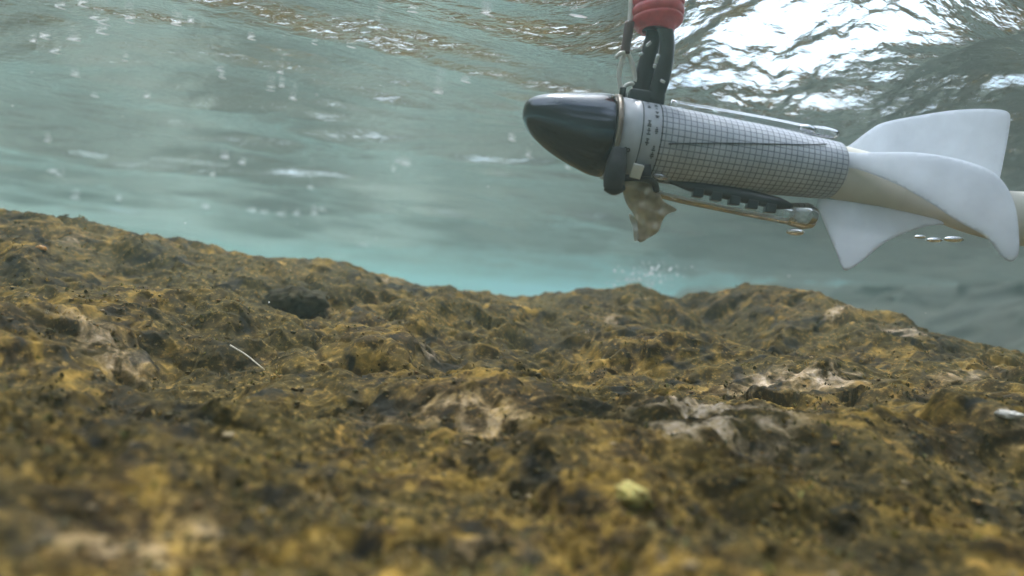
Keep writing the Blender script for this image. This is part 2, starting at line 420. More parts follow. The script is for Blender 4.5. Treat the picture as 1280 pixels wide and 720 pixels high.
# ------------------------------------------------------------------ algae turf (stuff)
def vis_points(n, ymin, ymax, power=2.0):
    uu_ = rng.uniform(0, 1, n) ** power
    y = ymin * (ymax / ymin) ** uu_
    x = rng.uniform(-1, 1, n) * (.12 + .95 * y)
    return x, y
mat_alg, t, out = new_mat('algae')
p = N(t, 'ShaderNodeBsdfPrincipled'); p.inputs['Roughness'].default_value = .7; p.inputs['Specular IOR Level'].default_value = .3
ac = N(t, 'ShaderNodeAttribute', attribute_name='tint'); t.links.new(ac.outputs['Color'], p.inputs[0])
tl = N(t, 'ShaderNodeBsdfTranslucent'); t.links.new(ac.outputs['Color'], tl.inputs[0])
mxs = N(t, 'ShaderNodeMixShader'); mxs.inputs[0].default_value = .3
t.links.new(p.outputs[0], mxs.inputs[1]); t.links.new(tl.outputs[0], mxs.inputs[2]); t.links.new(mxs.outputs[0], out.inputs[0])
PAL = np.array([(.10, .07, .012), (.05, .045, .01), (.19, .13, .025), (.075, .075, .014), (.32, .21, .05), (.028, .024, .008), (.17, .16, .028)])
nt_ = 15000
tx, ty = vis_points(nt_, .2, 1.95, 1.0)
keep = gnoise(tx * 6, ty * 6, 200) + .3 * gnoise(tx * 20, ty * 20, 201) > -.22
tx = tx[keep]; ty = ty[keep]; nt_ = len(tx)
tz, ta = rock_height(tx, ty)
nb = 6
bx = np.repeat(tx, nb); by = np.repeat(ty, nb); bz = np.repeat(tz, nb)
M_ = len(bx)
sz = (.0022 + .0045 * rng.uniform(0, 1, M_) ** 2) * np.repeat(.6 + .6 * rng.uniform(0, 1, nt_), nb)
ang = rng.uniform(0, 2 * np.pi, M_); lean = rng.uniform(.1, 1.2, M_)
dirx = np.cos(ang) * lean; diry = np.sin(ang) * lean
bx = bx + np.cos(ang) * .003; by = by + np.sin(ang) * .003
pxx = -np.sin(ang); pyy = np.cos(ang); wdt = sz * rng.uniform(.14, .34, M_)
lev = []
for f, wf in ((0, .8), (.55, 1.0), (1.0, .25)):
    cx = bx + dirx * sz * f ** 1.4; cyy = by + diry * sz * f ** 1.4; cz = bz - .002 + sz * f * (1 - .25 * f * lean)
    for s in (-1, 1):
        lev.append(np.c_[cx + s * pxx * wdt * wf, cyy + s * pyy * wdt * wf, cz])
VV = np.stack(lev, 1).reshape(-1, 3)
i0 = np.arange(M_)[:, None] * 6
FF = np.concatenate([i0 + np.array([[0, 1, 3, 2]]), i0 + np.array([[2, 3, 5, 4]])])
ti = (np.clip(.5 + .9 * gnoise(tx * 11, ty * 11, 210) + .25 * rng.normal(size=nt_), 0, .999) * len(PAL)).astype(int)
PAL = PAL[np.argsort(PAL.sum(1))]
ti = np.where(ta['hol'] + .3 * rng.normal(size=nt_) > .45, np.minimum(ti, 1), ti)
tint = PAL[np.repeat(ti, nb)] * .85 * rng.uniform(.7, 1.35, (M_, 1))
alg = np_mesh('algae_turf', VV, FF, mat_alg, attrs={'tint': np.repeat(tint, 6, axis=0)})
tag(alg, 'short brown and olive algae turf growing all over the boulder', 'algae', kind='stuff')

# nodules / grit lying in the turf (stuff)
ico = bmesh.new(); bmesh.ops.create_icosphere(ico, subdivisions=1, radius=1)
iv = np.array([v.co[:] for v in ico.verts]); iff = np.array([[v.index for v in f.verts] for f in ico.faces]); ico.free()
ng = 5500
gx_, gy_ = vis_points(ng, .2, 1.9, 1.0)
gz_, _ = rock_height(gx_, gy_)
gs = .0010 + .0034 * rng.uniform(0, 1, ng) ** 4
gv = iv[None] * gs[:, None, None] * rng.uniform(.6, 1.3, (ng, 1, 3)) * np.array([1.1, 1.1, .6]) * rng.uniform(.8, 1.2, (ng, len(iv), 1))
gv += np.stack([gx_, gy_, gz_ + gs * .2], 1)[:, None]
gf = (iff[None] + (np.arange(ng) * len(iv))[:, None, None]).reshape(-1, 3)
PG = np.array([(.10, .08, .03), (.12, .09, .03), (.22, .15, .05), (.36, .28, .16), (.08, .07, .03), (.15, .09, .03), (.28, .17, .05), (.16, .14, .08)])
gt = PG[rng.integers(0, len(PG), ng)] * rng.uniform(.7, 1.2, (ng, 1))
grit = np_mesh('grit', gv.reshape(-1, 3), gf, mat_alg, attrs={'tint': np.repeat(gt, len(iv), axis=0)})
tag(grit, 'small ochre and dark grit caught in the algae on the boulder', 'grit', kind='stuff')

# ------------------------------------------------------------------ robot fish
D = .85
A0 = at(652, 155, D - .008); A1 = at(1046, 215, D + .02)
ax = (A1 - A0).normalized(); fwd = (CM.to_3x3() @ Vector((0, 0, -1)))
ay = (fwd - ax * fwd.dot(ax)).normalized(); az = ax.cross(ay).normalized()
RM = Matrix((ax, ay, az)).transposed().to_4x4()
org = at(905, 190, D); RM.translation = org; RI = RM.inverted()
PXM = D / FPX                                   # metres per photograph pixel at the robot
def L(px, py, dy=0.0):
    """robot-local point seen at a photograph pixel, dy metres behind the robot's mid plane"""
    d = D + dy
    for _ in range(3):
        q = RI @ at(px, py, d); d += dy - q.y
    return RI @ at(px, py, d)

robot = bpy.data.objects.new('robotic_fish', None); COL.objects.link(robot); robot.matrix_world = RM; robot.empty_display_size = .05
tag(robot, 'robotic fish with dark nose, grid-papered tube body and white rubber tail', 'robot')

def lathe(name, prof, mat, parent, seg=64, zoff=None, uv=True, cap=False):
    """prof: list of (local point on the axis, radius); turned round robot-local X"""
    vs, fs, uvs = [], [], []
    for i, (c, r_) in enumerate(prof):
        for k in range(seg + 1):
            a = 2 * math.pi * k / seg
            vs.append((c[0], c[1] + math.cos(a) * r_, c[2] + math.sin(a) * r_)); uvs.append((c[0], a * .05))
    n = seg + 1
    for i in range(len(prof) - 1):
        for k in range(seg):
            fs.append((i * n + k, i * n + k + 1, (i + 1) * n + k + 1, (i + 1) * n + k))
    if cap:
        fs.append(tuple(range((len(prof) - 1) * n, (len(prof) - 1) * n + seg)))
    return mesh_obj(name, vs, fs, mat, parent, True, uvs if uv else None)

def tube(name, pts, rad, mat, parent=None, seg=12, closed=False, flat=1.0, res=6, world=False):
    """smooth swept tube through points; rad number or list; flat<1 squashes into a strap"""
    P = [Vector(p) for p in pts]; R_ = rad if isinstance(rad, (list, tuple)) else [rad] * len(P)
    C, RR = [], []
    n = len(P)
    for i in range(n - 1 if not closed else n):
        p0 = P[(i - 1) % n] if (closed or i > 0) else P[0] * 2 - P[1]
        p1 = P[i]; p2 = P[(i + 1) % n]; p3 = P[(i + 2) % n] if (closed or i + 2 < n) else P[-1] * 2 - P[-2]
        for j in range(res):
            s = j / res
            C.append(.5 * ((2 * p1) + (p2 - p0) * s + (2 * p0 - 5 * p1 + 4 * p2 - p3) * s * s + (3 * p1 - p0 - 3 * p2 + p3) * s ** 3))
            RR.append(R_[i] * (1 - s) + R_[(i + 1) % n] * s)
    if not closed: C.append(P[-1]); RR.append(R_[-1])
    vs, fs = [], []; m = len(C)
    up = Vector((0, 1, 0)) if not world else fwd
    for i, c in enumerate(C):
        a_ = C[(i + 1) % m] if (closed or i + 1 < m) else c; b_ = C[i - 1] if (closed or i > 0) else c
        tg = (a_ - b_).normalized()
        sd_ = tg.cross(up); sd_ = sd_.normalized() if sd_.length > 1e-6 else Vector((1, 0, 0)); nn = sd_.cross(tg)
        for k in range(seg):
            t_ = 2 * math.pi * k / seg
            vs.append(c + sd_ * math.cos(t_) * RR[i] + nn * math.sin(t_) * RR[i] * flat)
    rr = m if closed else m - 1
    for i in range(rr):
        for k in range(seg):
            j = (i + 1) % m
            fs.append((i * seg + k, i * seg + (k + 1) % seg, j * seg + (k + 1) % seg, j * seg + k))
    if not closed:
        fs.append(tuple(range(seg - 1, -1, -1))); fs.append(tuple(range((m - 1) * seg, m * seg)))
    return mesh_obj(name, vs, fs, mat, parent)

def rbox(name, c, dims, mat, parent, rot=0, bev=.002, rotx=0):
    bm = bmesh.new(); bmesh.ops.create_cube(bm, size=1)
    bmesh.ops.scale(bm, vec=dims, verts=bm.verts)
    bmesh.ops.bevel(bm, geom=bm.edges[:], offset=bev, segments=3, affect='EDGES', profile=.5)
    bmesh.ops.rotate(bm, cent=(0, 0, 0), matrix=Matrix.Rotation(rot, 3, 'Y') @ Matrix.Rotation(rotx, 3, 'X'), verts=bm.verts)
    bmesh.ops.translate(bm, vec=c, verts=bm.verts)
    me = bpy.data.meshes.new(name); bm.to_mesh(me); bm.free(); me.materials.append(mat)
    for q in me.polygons: q.use_smooth = True
    o = bpy.data.objects.new(name, me); COL.objects.link(o); o.parent = parent
    return o

M_nose = simple('nose_plastic', (.012, .018, .03), .12, 1, .3, 30, coat=1, crough=.13)
M_black = simple('black_plastic', (.018, .019, .022), .28, 0, .3, 80, coat=.3)
M_dark = simple('dark_rubber', (.03, .03, .032), .5, 0, .3, 80, .3)
M_white = simple('white_wire', (.7, .71, .68), .35, 0, .08, 50)
M_brown = simple('brown_sheath', (.10, .055, .045), .45, 0, .2, 90, .2)
M_red = simple('red_rubber', (.68, .075, .09), .38, 0, .18, 60, .25, 240, coat=.2)
M_steel = simple('steel', (.75, .75, .76), .12, 1, .05)
M_ring = simple('brass_ring', (.22, .18, .14), .35, .5, .2, 60)
M_rubber = simple('white_silicone', (.84, .88, .94), .34, 0, .07, 22, .12, 60, coat=.25, trans=.5)
M_core = simple('cream_silicone', (.66, .64, .56), .45, 0, .08, 16, .1, 60, trans=.15)
M_flap = simple('brown_film', (.74, .68, .56), .35, 0, .12, 30, .25, 60, coat=.35, trans=.6)
M_ink = simple('ink', (.03, .03, .035), .7)
M_edge = simple('acrylic_edge_gleam', (.85, .88, .90), .3, 0, .1, 50, trans=.65)
M_clear = clear_mat('clear_acrylic', gl=.6)
M_clear2 = clear_mat('clear_acrylic_scuffed', (.88, .9, .9), .6, .40)

# grid paper under clear film
M_paper, t, out = new_mat('grid_paper')
uvn = N(t, 'ShaderNodeUVMap'); uvn.uv_map = 'UVMap'
sp = N(t, 'ShaderNodeSeparateXYZ'); t.links.new(uvn.outputs[0], sp.inputs[0])
def lines(coord, pitch, w, off=0):
    a = N(t, 'ShaderNodeMath', operation='ADD'); t.links.new(coord, a.inputs[0]); a.inputs[1].default_value = off + 10
    b = N(t, 'ShaderNodeMath', operation='PINGPONG'); t.links.new(a.outputs[0], b.inputs[0]); b.inputs[1].default_value = pitch / 2
    c = N(t, 'ShaderNodeMapRange'); t.links.new(b.outputs[0], c.inputs[0]); c.inputs[1].default_value = w * .35; c.inputs[2].default_value = w; c.inputs[3].default_value = 1; c.inputs[4].default_value = 0
    return c.outputs[0]
PITCH = 7.4 * PXM
lx = lines(sp.outputs[0], PITCH, .0011); ly = lines(sp.outputs[1], PITCH, .0011)
mxl = N(t, 'ShaderNodeMath', operation='MAXIMUM'); t.links.new(lx, mxl.inputs[0]); t.links.new(ly, mxl.inputs[1])
XG = L(812, 178)[0]                              # grid begins here; before it the plain front band
gt_ = N(t, 'ShaderNodeMath', operation='GREATER_THAN'); t.links.new(sp.outputs[0], gt_.inputs[0]); gt_.inputs[1].default_value = XG
ml = N(t, 'ShaderNodeMath', operation='MULTIPLY'); t.links.new(mxl.outputs[0], ml.inputs[0]); t.links.new(gt_.outputs[0], ml.inputs[1])
tcp = N(t, 'ShaderNodeTexCoord'); npn = noise(t, 25, 5, .6, tcp.outputs['Object']); npf = noise(t, 160, 3, .6, tcp.outputs['Object'])
pcol = ramp(t, npn.outputs[0], [(.3, (.38, .41, .46)), (.7, (.54, .57, .62))])
fade = N(t, 'ShaderNodeMath', operation='MULTIPLY'); t.links.new(ml.outputs[0], fade.inputs[0])
fr_ = N(t, 'ShaderNodeMapRange'); t.links.new(npf.outputs[0], fr_.inputs[0]); fr_.inputs[1].default_value = .3; fr_.inputs[2].default_value = .7; fr_.inputs[3].default_value = .6; fr_.inputs[4].default_value = 1
t.links.new(fr_.outputs[0], fade.inputs[1])
pc_ = mixc(t, fade.outputs[0], pcol.outputs[0], (.09, .10, .13))
p = N(t, 'ShaderNodeBsdfPrincipled'); t.links.new(pc_, p.inputs[0]); p.inputs['Roughness'].default_value = .45
p.inputs['Coat Weight'].default_value = .35; p.inputs['Coat Roughness'].default_value = .12
t.links.new(p.outputs[0], out.inputs[0])

def axis(px):  # centre line in pixels
    return 155 + (px - 652) * (60 / 394.0)
def axpt(px): return L(px, axis(px))
# nose: blunt ogive of smoked plastic
base_x = axpt(759)[0]; tip_x = axpt(651)[0]; Ln = base_x - tip_x
npf_ = [(0, 0), (.004, .10), (.012, .18), (.03, .25), (.06, .34), (.10, .42), (.16, .515), (.30, .665), (.50, .80), (.70, .905), (.80, .96), (.88, .99), (1, 1.0), (1.0, .93)]
Rn = 51 * PXM
prof = []
for i, (a, b) in enumerate(npf_):
    lift = 15 * PXM * (1 - a) ** 2.2 + 3 * PXM * (1 - a)
    prof.append((Vector((tip_x + Ln * a, 0, L(762, axis(762))[2] * 1 + lift * .9)), Rn * b))
nose = lathe('nose_cone', prof, M_nose, robot, 72)
sub = nose.modifiers.new('s', 'SUBSURF'); sub.levels = 1; sub.render_levels = 2
# collar ring between nose and body
c1 = axpt(760); c2 = axpt(766)
lathe('collar_ring', [(Vector((c1[0], 0, c1[2])), 48 * PXM), (Vector((c1[0], 0, c1[2])), 51.5 * PXM), (Vector((c2[0], 0, c2[2])), 51.5 * PXM), (Vector((c2[0], 0, c2[2])), 47 * PXM)], M_ring, robot, 72)
# body shell with grid paper
prof = []
for px, r_ in [(766, 46), (766.5, 49), (800, 47.5), (850, 46), (900, 44), (950, 42), (1000, 38.5), (1030, 36.5), (1039, 35.5), (1042, 32), (1042.5, 20)]:
    q = axpt(px); prof.append((Vector((q[0], 0, q[2] + .0005)), r_ * PXM))
body = lathe('body_shell', prof, M_paper, robot, 96)
def surf_pt(px, ang, extra=0.0):
    """point on the body shell; ang 0 = facing the camera, + up"""
    q = axpt(px); r_ = np.interp(px, [770, 850, 950, 1048], [49, 46, 42, 36.5]) * PXM + extra
    return Vector((q[0], -math.cos(ang) * r_, q[2] + math.sin(ang) * r_))
# two printed rules and the lettering columns of the front band
for px in (790, 813):
    pts = [surf_pt(px, a, .0004) for a in np.linspace(-1.5, 1.7, 20)]
    tube('printed_rule', pts, .0007, M_ink, robot, 6, res=2)
def textmesh(name, body_, size, M, mat, parent):
    cu = bpy.data.curves.new('t', 'FONT'); cu.body = body_; cu.size = size; cu.extrude = .0002; cu.align_x = 'CENTER'; cu.align_y = 'CENTER'
    o_ = bpy.data.objects.new('t', cu); COL.objects.link(o_)
    dg = bpy.context.evaluated_depsgraph_get(); me = bpy.data.meshes.new_from_object(o_.evaluated_get(dg))
    bpy.data.objects.remove(o_); me.name = name; me.materials.clear(); me.materials.append(mat)
    ob = bpy.data.objects.new(name, me); COL.objects.link(ob); ob.parent = parent; ob.matrix_local = M
    return ob
def surfM(px, ang, rot):
    p_ = surf_pt(px, ang, .0006); nrm = Vector((0, -math.cos(ang), math.sin(ang))); xx = Vector((1, 0, 0)); yy_ = nrm.cross(xx)
    m3 = Matrix((xx, yy_, nrm)).transposed() @ Matrix.Rotation(rot, 3, 'Z')
    m4 = m3.to_4x4(); m4.translation = p_; return m4
textmesh('printed_mark', '8', .013, surfM(776, -.48, math.radians(80)), M_ink, robot)
rr_ = random.Random(4)
vs_, fs_ = [], []
for px, a_s in ((797, (.95, .72, .15, -.05, -.3)), (806, (.85, .6, .42, .0, -.45, -.6))):
    for a0 in a_s:
        for k in range(4):
            if rr_.random() < .2: continue
            a_ = a0 + k * .045; w_ = rr_.uniform(.0008, .0028); h_ = .0009
            M4 = surfM(px, a_, 0); b0 = len(vs_)
            for sx, sy in ((-w_, -h_), (w_, -h_), (w_, h_), (-w_, h_)): vs_.append(M4 @ Vector((sx, sy, 0)))
            fs_.append((b0, b0 + 1, b0 + 2, b0 + 3))
pt = mesh_obj('printed_lettering', vs_, fs_, M_ink, robot, False)
# dark thread lying across the paper
pts = [surf_pt(px, a, .0012) for px, a in ((822, -.20), (850, -.10), (900, .08), (940, .22), (985, .42), (1012, .62))]
tube('thread', pts, .0009, M_black, robot, 6)

# clear acrylic rail above and the clear channel below
tube('clear_tube', [L(838, 131), L(880, 139), L(950, 151), L(1016, 164)], 6.5 * PXM, M_clear, robot, 16)
kb = tube('clear_knob', [L(1010, 163), L(1016, 163), L(1030, 165), L(1043, 168), L(1047, 170)], [4 * PXM, 6 * PXM, 7 * PXM, 6 * PXM, 3 * PXM], M_clear2, robot, 16)
tube('clear_knob', [L(1000, 159, -.01), L(1008, 160, -.01), L(1017, 163, -.01)], [3 * PXM, 5 * PXM, 3 * PXM], M_steel, kb, 12)
ch_ = tube('clear_channel', [L(812, 232), L(860, 243), L(930, 257), L(992, 270)], [12 * PXM, 13 * PXM, 13 * PXM, 12 * PXM], M_clear, robot, 24)
tube('channel_edge_gleam', [L(806, 236, -.008), L(850, 247, -.008), L(910, 260, -.008), L(985, 275, -.008)], 2.2 * PXM, M_edge, ch_, 10)  # white rod stands in for the bright line off the glossy edge
tube('end_cap', [L(984, 266), L(992, 268), L(1005, 270), L(1016, 272), L(1020, 273)], [13 * PXM, 15 * PXM, 17 * PXM, 14 * PXM, 5 * PXM], M_clear2, robot, 20)
# black toothed strip inside the channel
rack = tube('toothed_strip', [L(838, 226, -.012), L(868, 233, -.012), L(930, 245, -.012), L(972, 254, -.012), L(990, 258, -.012)], [3 * PXM, 8 * PXM, 9 * PXM, 8 * PXM, 3 * PXM], M_black, robot, 12, flat=.6)
for i in range(5):
    px = 872 + i * 22.5; py = 241 + i * 4.9
    rbox('tooth', L(px, py, -.012), (13 * PXM, .012, 11 * PXM), M_black, rack, 0, .0015)
# underside clamp, band, tab, knob
tube('front_clamp', [L(775, 186, -.05), L(771, 205, -.052), L(768, 222, -.05), L(767, 234, -.046)], [9 * PXM, 12 * PXM, 13 * PXM, 12 * PXM], M_dark, robot, 16, flat=.7)
tube('clamp_foot', [L(757, 232, -.045), L(768, 236, -.045), L(779, 232, -.045)], [6 * PXM, 8 * PXM, 6 * PXM], M_black, robot, 14)
tube('under_band', [L(774, 223, -.03), L(788, 222, -.035), L(804, 223, -.035), L(817, 228, -.03), L(821, 238, -.02)], 4.2 * PXM, M_black, robot, 10)
rbox('white_tab', L(796, 214, -.045), (13 * PXM, .004, 17 * PXM), M_white, robot, .1, .001, .5)
tube('knob', [L(808, 206, -.043), L(808, 221, -.043)], 5.5 * PXM, M_dark, robot, 12)
tube('clear_lug', [L(817, 219, -.038), L(826, 221, -.036), L(834, 223, -.034)], [3 * PXM, 4 * PXM, 2 * PXM], M_clear2, robot, 10)

# crumpled film flap hanging under the nose
def sheet(name, outline, mat, parent, dyf, thick=.0015, n=26, sub=1, edge_thin=None):
    """thick rubbery sheet: outline in photo pixels, dyf(px,py) = depth behind mid plane"""
    pts = [Vector(p) for p in outline]
    # Catmull-Rom smoothed outline
    bm = bmesh.new()
    xs = [p[0] for p in outline]; ys = [p[1] for p in outline]
    from mathutils.geometry import delaunay_2d_cdt
    bnd = [Vector((a, b)) for a, b in outline]
    step = max(max(xs) - min(xs), max(ys) - min(ys)) / n
    inner = []
    def inside(x, y):
        c = False; j = len(bnd) - 1
        for i in range(len(bnd)):
            if (bnd[i].y > y) != (bnd[j].y > y) and x < (bnd[j].x - bnd[i].x) * (y - bnd[i].y) / (bnd[j].y - bnd[i].y) + bnd[i].x: c = not c
            j = i
        return c
    def edist(x, y):
        q = Vector((x, y)); m = 1e9
        for i in range(len(bnd)):
            a, b = bnd[i - 1], bnd[i]; ab = b - a; tt = max(0, min(1, (q - a).dot(ab) / max(ab.length_squared, 1e-9)))
            m = min(m, (a + ab * tt - q).length)
        return m
    y = min(ys); r_ = 0
    while y < max(ys):
        x = min(xs) + (step / 2 if r_ % 2 else 0)
        while x < max(xs):
            if inside(x, y) and edist(x, y) > step * .45: inner.append(Vector((x, y)))
            x += step
        y += step * .87; r_ += 1
    vv, ee, ff, *_ = delaunay_2d_cdt(bnd + inner, [(i, (i + 1) % len(bnd)) for i in range(len(bnd))], [list(range(len(bnd)))], 1, 1e-4)
    front, back = [], []
    for v in vv:
        ed = edist(v.x, v.y); th = thick * min(1, .4 + ed / (edge_thin or 12)) 
        d = dyf(v.x, v.y)
        front.append(L(v.x, v.y, d - th)); back.append(L(v.x, v.y, d + th))
    nv = len(vv); vs = front + back; fs = [tuple(f) for f in ff] + [tuple(i + nv for i in reversed(f)) for f in ff]
    cnt = {}
    for f in ff:
        for i in range(len(f)):
            a, b = f[i], f[(i + 1) % len(f)]; cnt[(a, b)] = 1
    for (a, b) in cnt:
        if (b, a) not in cnt: fs.append((b, a, a + nv, b + nv))
    o = mesh_obj(name, vs, fs, mat, parent)
    bm2 = bmesh.new(); bm2.from_mesh(o.data); bmesh.ops.recalc_face_normals(bm2, faces=bm2.faces); bm2.to_mesh(o.data); bm2.free()
    return o
def smooth_outline(P, k=6):
    out_ = []; n = len(P)
    for i in range(n):
        p0, p1, p2, p3 = [Vector(P[(i + j) % n]) for j in (-1, 0, 1, 2)]
        for j in range(k):
            s = j / k
            q = .5 * ((2 * p1) + (p2 - p0) * s + (2 * p0 - 5 * p1 + 4 * p2 - p3) * s * s + (3 * p1 - p0 - 3 * p2 + p3) * s ** 3)
            out_.append((q.x, q.y))
    return out_
flap_o = [(780, 226), (800, 224), (818, 229), (824, 240), (830, 252), (846, 262), (834, 268), (828, 276), (823, 289), (812, 297), (800, 303), (795, 294), (797, 280), (792, 268), (784, 256), (779, 242)]
sheet('film_flap', smooth_outline(flap_o, 3), M_flap, robot, lambda x, y: -.02 + .012 * math.sin(x * .22 + y * .09) + .007 * math.sin(y * .31 - x * .11), .0008, 18)
sheet('film_flap', smooth_outline([(786, 268), (793, 270), (797, 284), (798, 299), (793, 301), (791, 286)], 3), M_white, robot, lambda x, y: -.024 + .004 * math.sin(y * .3), .0006, 10)

# white rubber tail: thick core and thin fins
core = tube('tail_core', [L(1040, 214), L(1054, 217), L(1085, 224), L(1130, 236), L(1180, 251), L(1230, 266), L(1290, 274), L(1350, 270), L(1400, 262)],
            [33 * PXM, 34 * PXM, 33 * PXM, 31 * PXM, 29 * PXM, 31 * PXM, 36 * PXM, 30 * PXM, 8 * PXM], M_core, robot, 36, flat=.62)
df = [(1048, 192), (1064, 180), (1085, 164), (1105, 153), (1150, 144), (1190, 138), (1225, 136), (1250, 137), (1261, 141), (1263, 150), (1260, 172), (1255, 198), (1249, 226), (1240, 250), (1200, 250), (1140, 236), (1080, 222), (1050, 212)]
sheet('dorsal_fin', smooth_outline(df, 4), M_rubber, robot, lambda x, y: .012 + .03 * math.sin((x - 1050) / 220 * 3.0) - .0002 * (215 - y), .0013, 46)
sf = [(1050, 190), (1075, 191), (1110, 190), (1150, 191), (1190, 197), (1222, 206), (1244, 217), (1260, 236), (1270, 262), (1274, 298), (1272, 320), (1262, 327), (1250, 318), (1240, 304), (1226, 292), (1196, 276), (1160, 252), (1120, 230), (1080, 214), (1052, 206)]
sheet('side_fin', smooth_outline(sf, 4), M_rubber, robot, lambda x, y: -.024 - .018 * min(1, max(0, (x - 1060) / 60)) - .00016 * max(0, x - 1120) - .00008 * (y - 200), .0015, 60)
vf = [(1022, 250), (1045, 250), (1075, 254), (1120, 262), (1165, 272), (1180, 280), (1160, 283), (1130, 292), (1105, 304), (1085, 320), (1070, 332), (1058, 338), (1052, 333), (1044, 312), (1034, 288), (1026, 268)]
sheet('ventral_fin', smooth_outline(vf, 4), M_rubber, robot, lambda x, y: -.005 - .0001 * (y - 260), .0014, 44)

# ------------------------------------------------------------------ tether: hangs the robot from above
teth = bpy.data.objects.new('tether', None); COL.objects.link(teth); teth.matrix_world = RM; teth.empty_display_size = .05
tag(teth, 'red ribbed rubber grip with black straps and wires holding the robotic fish from above', 'tether')
# red ribbed grip
vs, fs = [], []; seg = 48; rows = 120
for i in range(rows + 1):
    f = i / rows; py = 40 - f * 120
    cxp = 821 + 2 * math.sin(f * 2) - .05 * (40 - py) * 0
    rib = abs(math.sin((py + 3) * math.pi / 13.0)) ** .6
    rad = (33 * min(1, .55 + .45 * (f / .12) ** .6) if f < .12 else 33) * (1 - .10 + .10 * rib)
    for k in range(seg):
        a = 2 * math.pi * k / seg
        skew = 5 * math.cos(a)                                 # the coils lean a little
        q = L(cxp, py - skew * .8 * (1 if f > .03 else f / .03))
        vs.append(q + Vector((math.cos(a) * rad * PXM, math.sin(a) * rad * PXM, 0)))
for i in range(rows):
    for k in range(seg): fs.append((i * seg + k, i * seg + (k + 1) % seg, (i + 1) * seg + (k + 1) % seg, (i + 1) * seg + k))
fs.append(tuple(range(seg))); fs.append(tuple(range(rows * seg + seg - 1, rows * seg - 1, -1)))
mesh_obj('red_grip', vs, fs, M_red, teth)
tube('pole', [L(822, -75), L(823, -180), L(824, -300)], .009, M_black, teth, 16)
tube('black_strap', [L(822, 26), L(817, 46), L(811, 72), L(806, 98), L(802, 128)], [12 * PXM, 10 * PXM, 11 * PXM, 13 * PXM, 15 * PXM], M_black, teth, 14, flat=.35)
tube('black_strap', [L(828, 26, -.012), L(834, 48, -.012), L(832, 74, -.012), L(826, 100, -.012), L(817, 128, -.012)], [11 * PXM, 9 * PXM, 10 * PXM, 11 * PXM, 10 * PXM], M_black, teth, 14, flat=.35)
mb = rbox('mounting_block', L(806, 124), (44 * PXM, .03, 15 * PXM), M_black, teth, math.radians(0), .003)
for (a, b, w, h, r0) in ((797, 62, 10, 4.5, -.2), (811, 55, 7, 4, -.9), (801, 68, 6, 4, -.8), (821, 74, 4.5, 12, .15), (818, 83, 4, 5, .1), (828, 102, 6, 4, .3)):
    rbox('buckle', L(a, b, -.022), (w * PXM, .004, h * PXM), M_steel, teth, r0, .001)
wr = tube('wire', [L(789, -70), L(789, 0), L(787, 34)], 3.4 * PXM, M_white, teth, 12)
tube('wire_sheath', [L(787, 28), L(784, 48), L(781, 68)], 6 * PXM, M_brown, teth, 14)
tube('wire', [L(782, 64), L(777, 78), L(774, 92), L(775, 108), L(777, 121)], 3 * PXM, M_white, teth, 10)
tube('wire', [L(784, 64), L(789, 76), L(793, 92), L(797, 110)], 3 * PXM, M_white, teth, 10)
tube('wire', [L(770, 72, -.005), L(775, 67, -.005), L(781, 66, -.005)], 2.6 * PXM, M_white, teth, 10)
tube('wire_ring', [L(780, 112), L(784, 106), L(791, 105), L(796, 110), L(794, 118), L(785, 121)], 2.4 * PXM, M_white, teth, 8, closed=True)
tube('tip_plug', [L(779, 110, -.004), L(778, 118, -.004), L(778, 126, -.004)], 4 * PXM, M_black, teth, 10)

# ------------------------------------------------------------------ small things lying on the boulder
def stone(name, px, py, r_px, mat, label, cat, squash=(1, 1, .6), seed=1, lift=.3):
    q = project_rock(px, py); d = (q - CM.translation).dot(fwd); r_ = r_px * d / FPX
    bm = bmesh.new(); bmesh.ops.create_icosphere(bm, subdivisions=4, radius=1)
    co = np.array([v.co[:] for v in bm.verts])
    dis = 1 + (.28 * fbm(co[:, 0] * 1.6 + seed * 3, co[:, 1] * 1.6 + co[:, 2], seed, 4, .65)) + .16 * gnoise(co[:, 0] * 7 + co[:, 2] * 5, co[:, 1] * 7, seed)
    for v, s in zip(bm.verts, dis): v.co = Vector((v.co.x * squash[0], v.co.y * squash[1], v.co.z * squash[2])) * r_ * float(s)
    me = bpy.data.meshes.new(name); bm.to_mesh(me); bm.free(); me.materials.append(mat)
    for p_ in me.polygons: p_.use_smooth = True
    o = bpy.data.objects.new(name, me); COL.objects.link(o); o.location = q + Vector((0, 0, r_ * squash[2] * lift)); o.rotation_euler = (0, 0, seed)
    tag(o, label, cat); return o
M_peb = simple('orange_pebble', (.60, .27, .04), .4, 0, .3, 90)
M_dst = simple('dark_stone', (.040, .032, .016), .9, 0, .8, 45, 1, 120, spec=.15)
M_spg = simple('yellow_sponge', (.36, .31, .09), .8, 0, .3, 60, 1, 200, sss=.2)
M_shell = simple('shell', (.62, .58, .52), .4, 0, .2, 120, .4, 200)
stone('pebble', 51, 313, 5, M_peb, 'tiny orange pebble on the far left slope of the boulder', 'pebble', seed=2)
stone('stone', 372, 384, 36, M_dst, 'dark rounded stone bedded in the left half of the boulder', 'stone', (1.05, .8, .55), 3, .25)
stone('sponge', 790, 622, 24, M_spg, 'pale yellow-green sponge lump near the bottom centre of the boulder', 'sponge', (1, .8, .5), 5, .1)
stone('shell_fragment', 1262, 520, 14, M_shell, 'whitish shell fragment at the right edge of the boulder', 'shell', (1.1, .8, .35), 6, .2)
M_twig = simple('pale_twig', (.5, .47, .38), .5, 0, .25, 120)
a_ = project_rock(287, 444); b_ = project_rock(330, 468)
off = Vector((0, 0, .006))
tw = tube('twig', [a_ + off * 1.6, a_.lerp(b_, .5) + off * 1.7, b_ + off], [.0013, .0011, .0009], M_twig, None, 8, world=True)
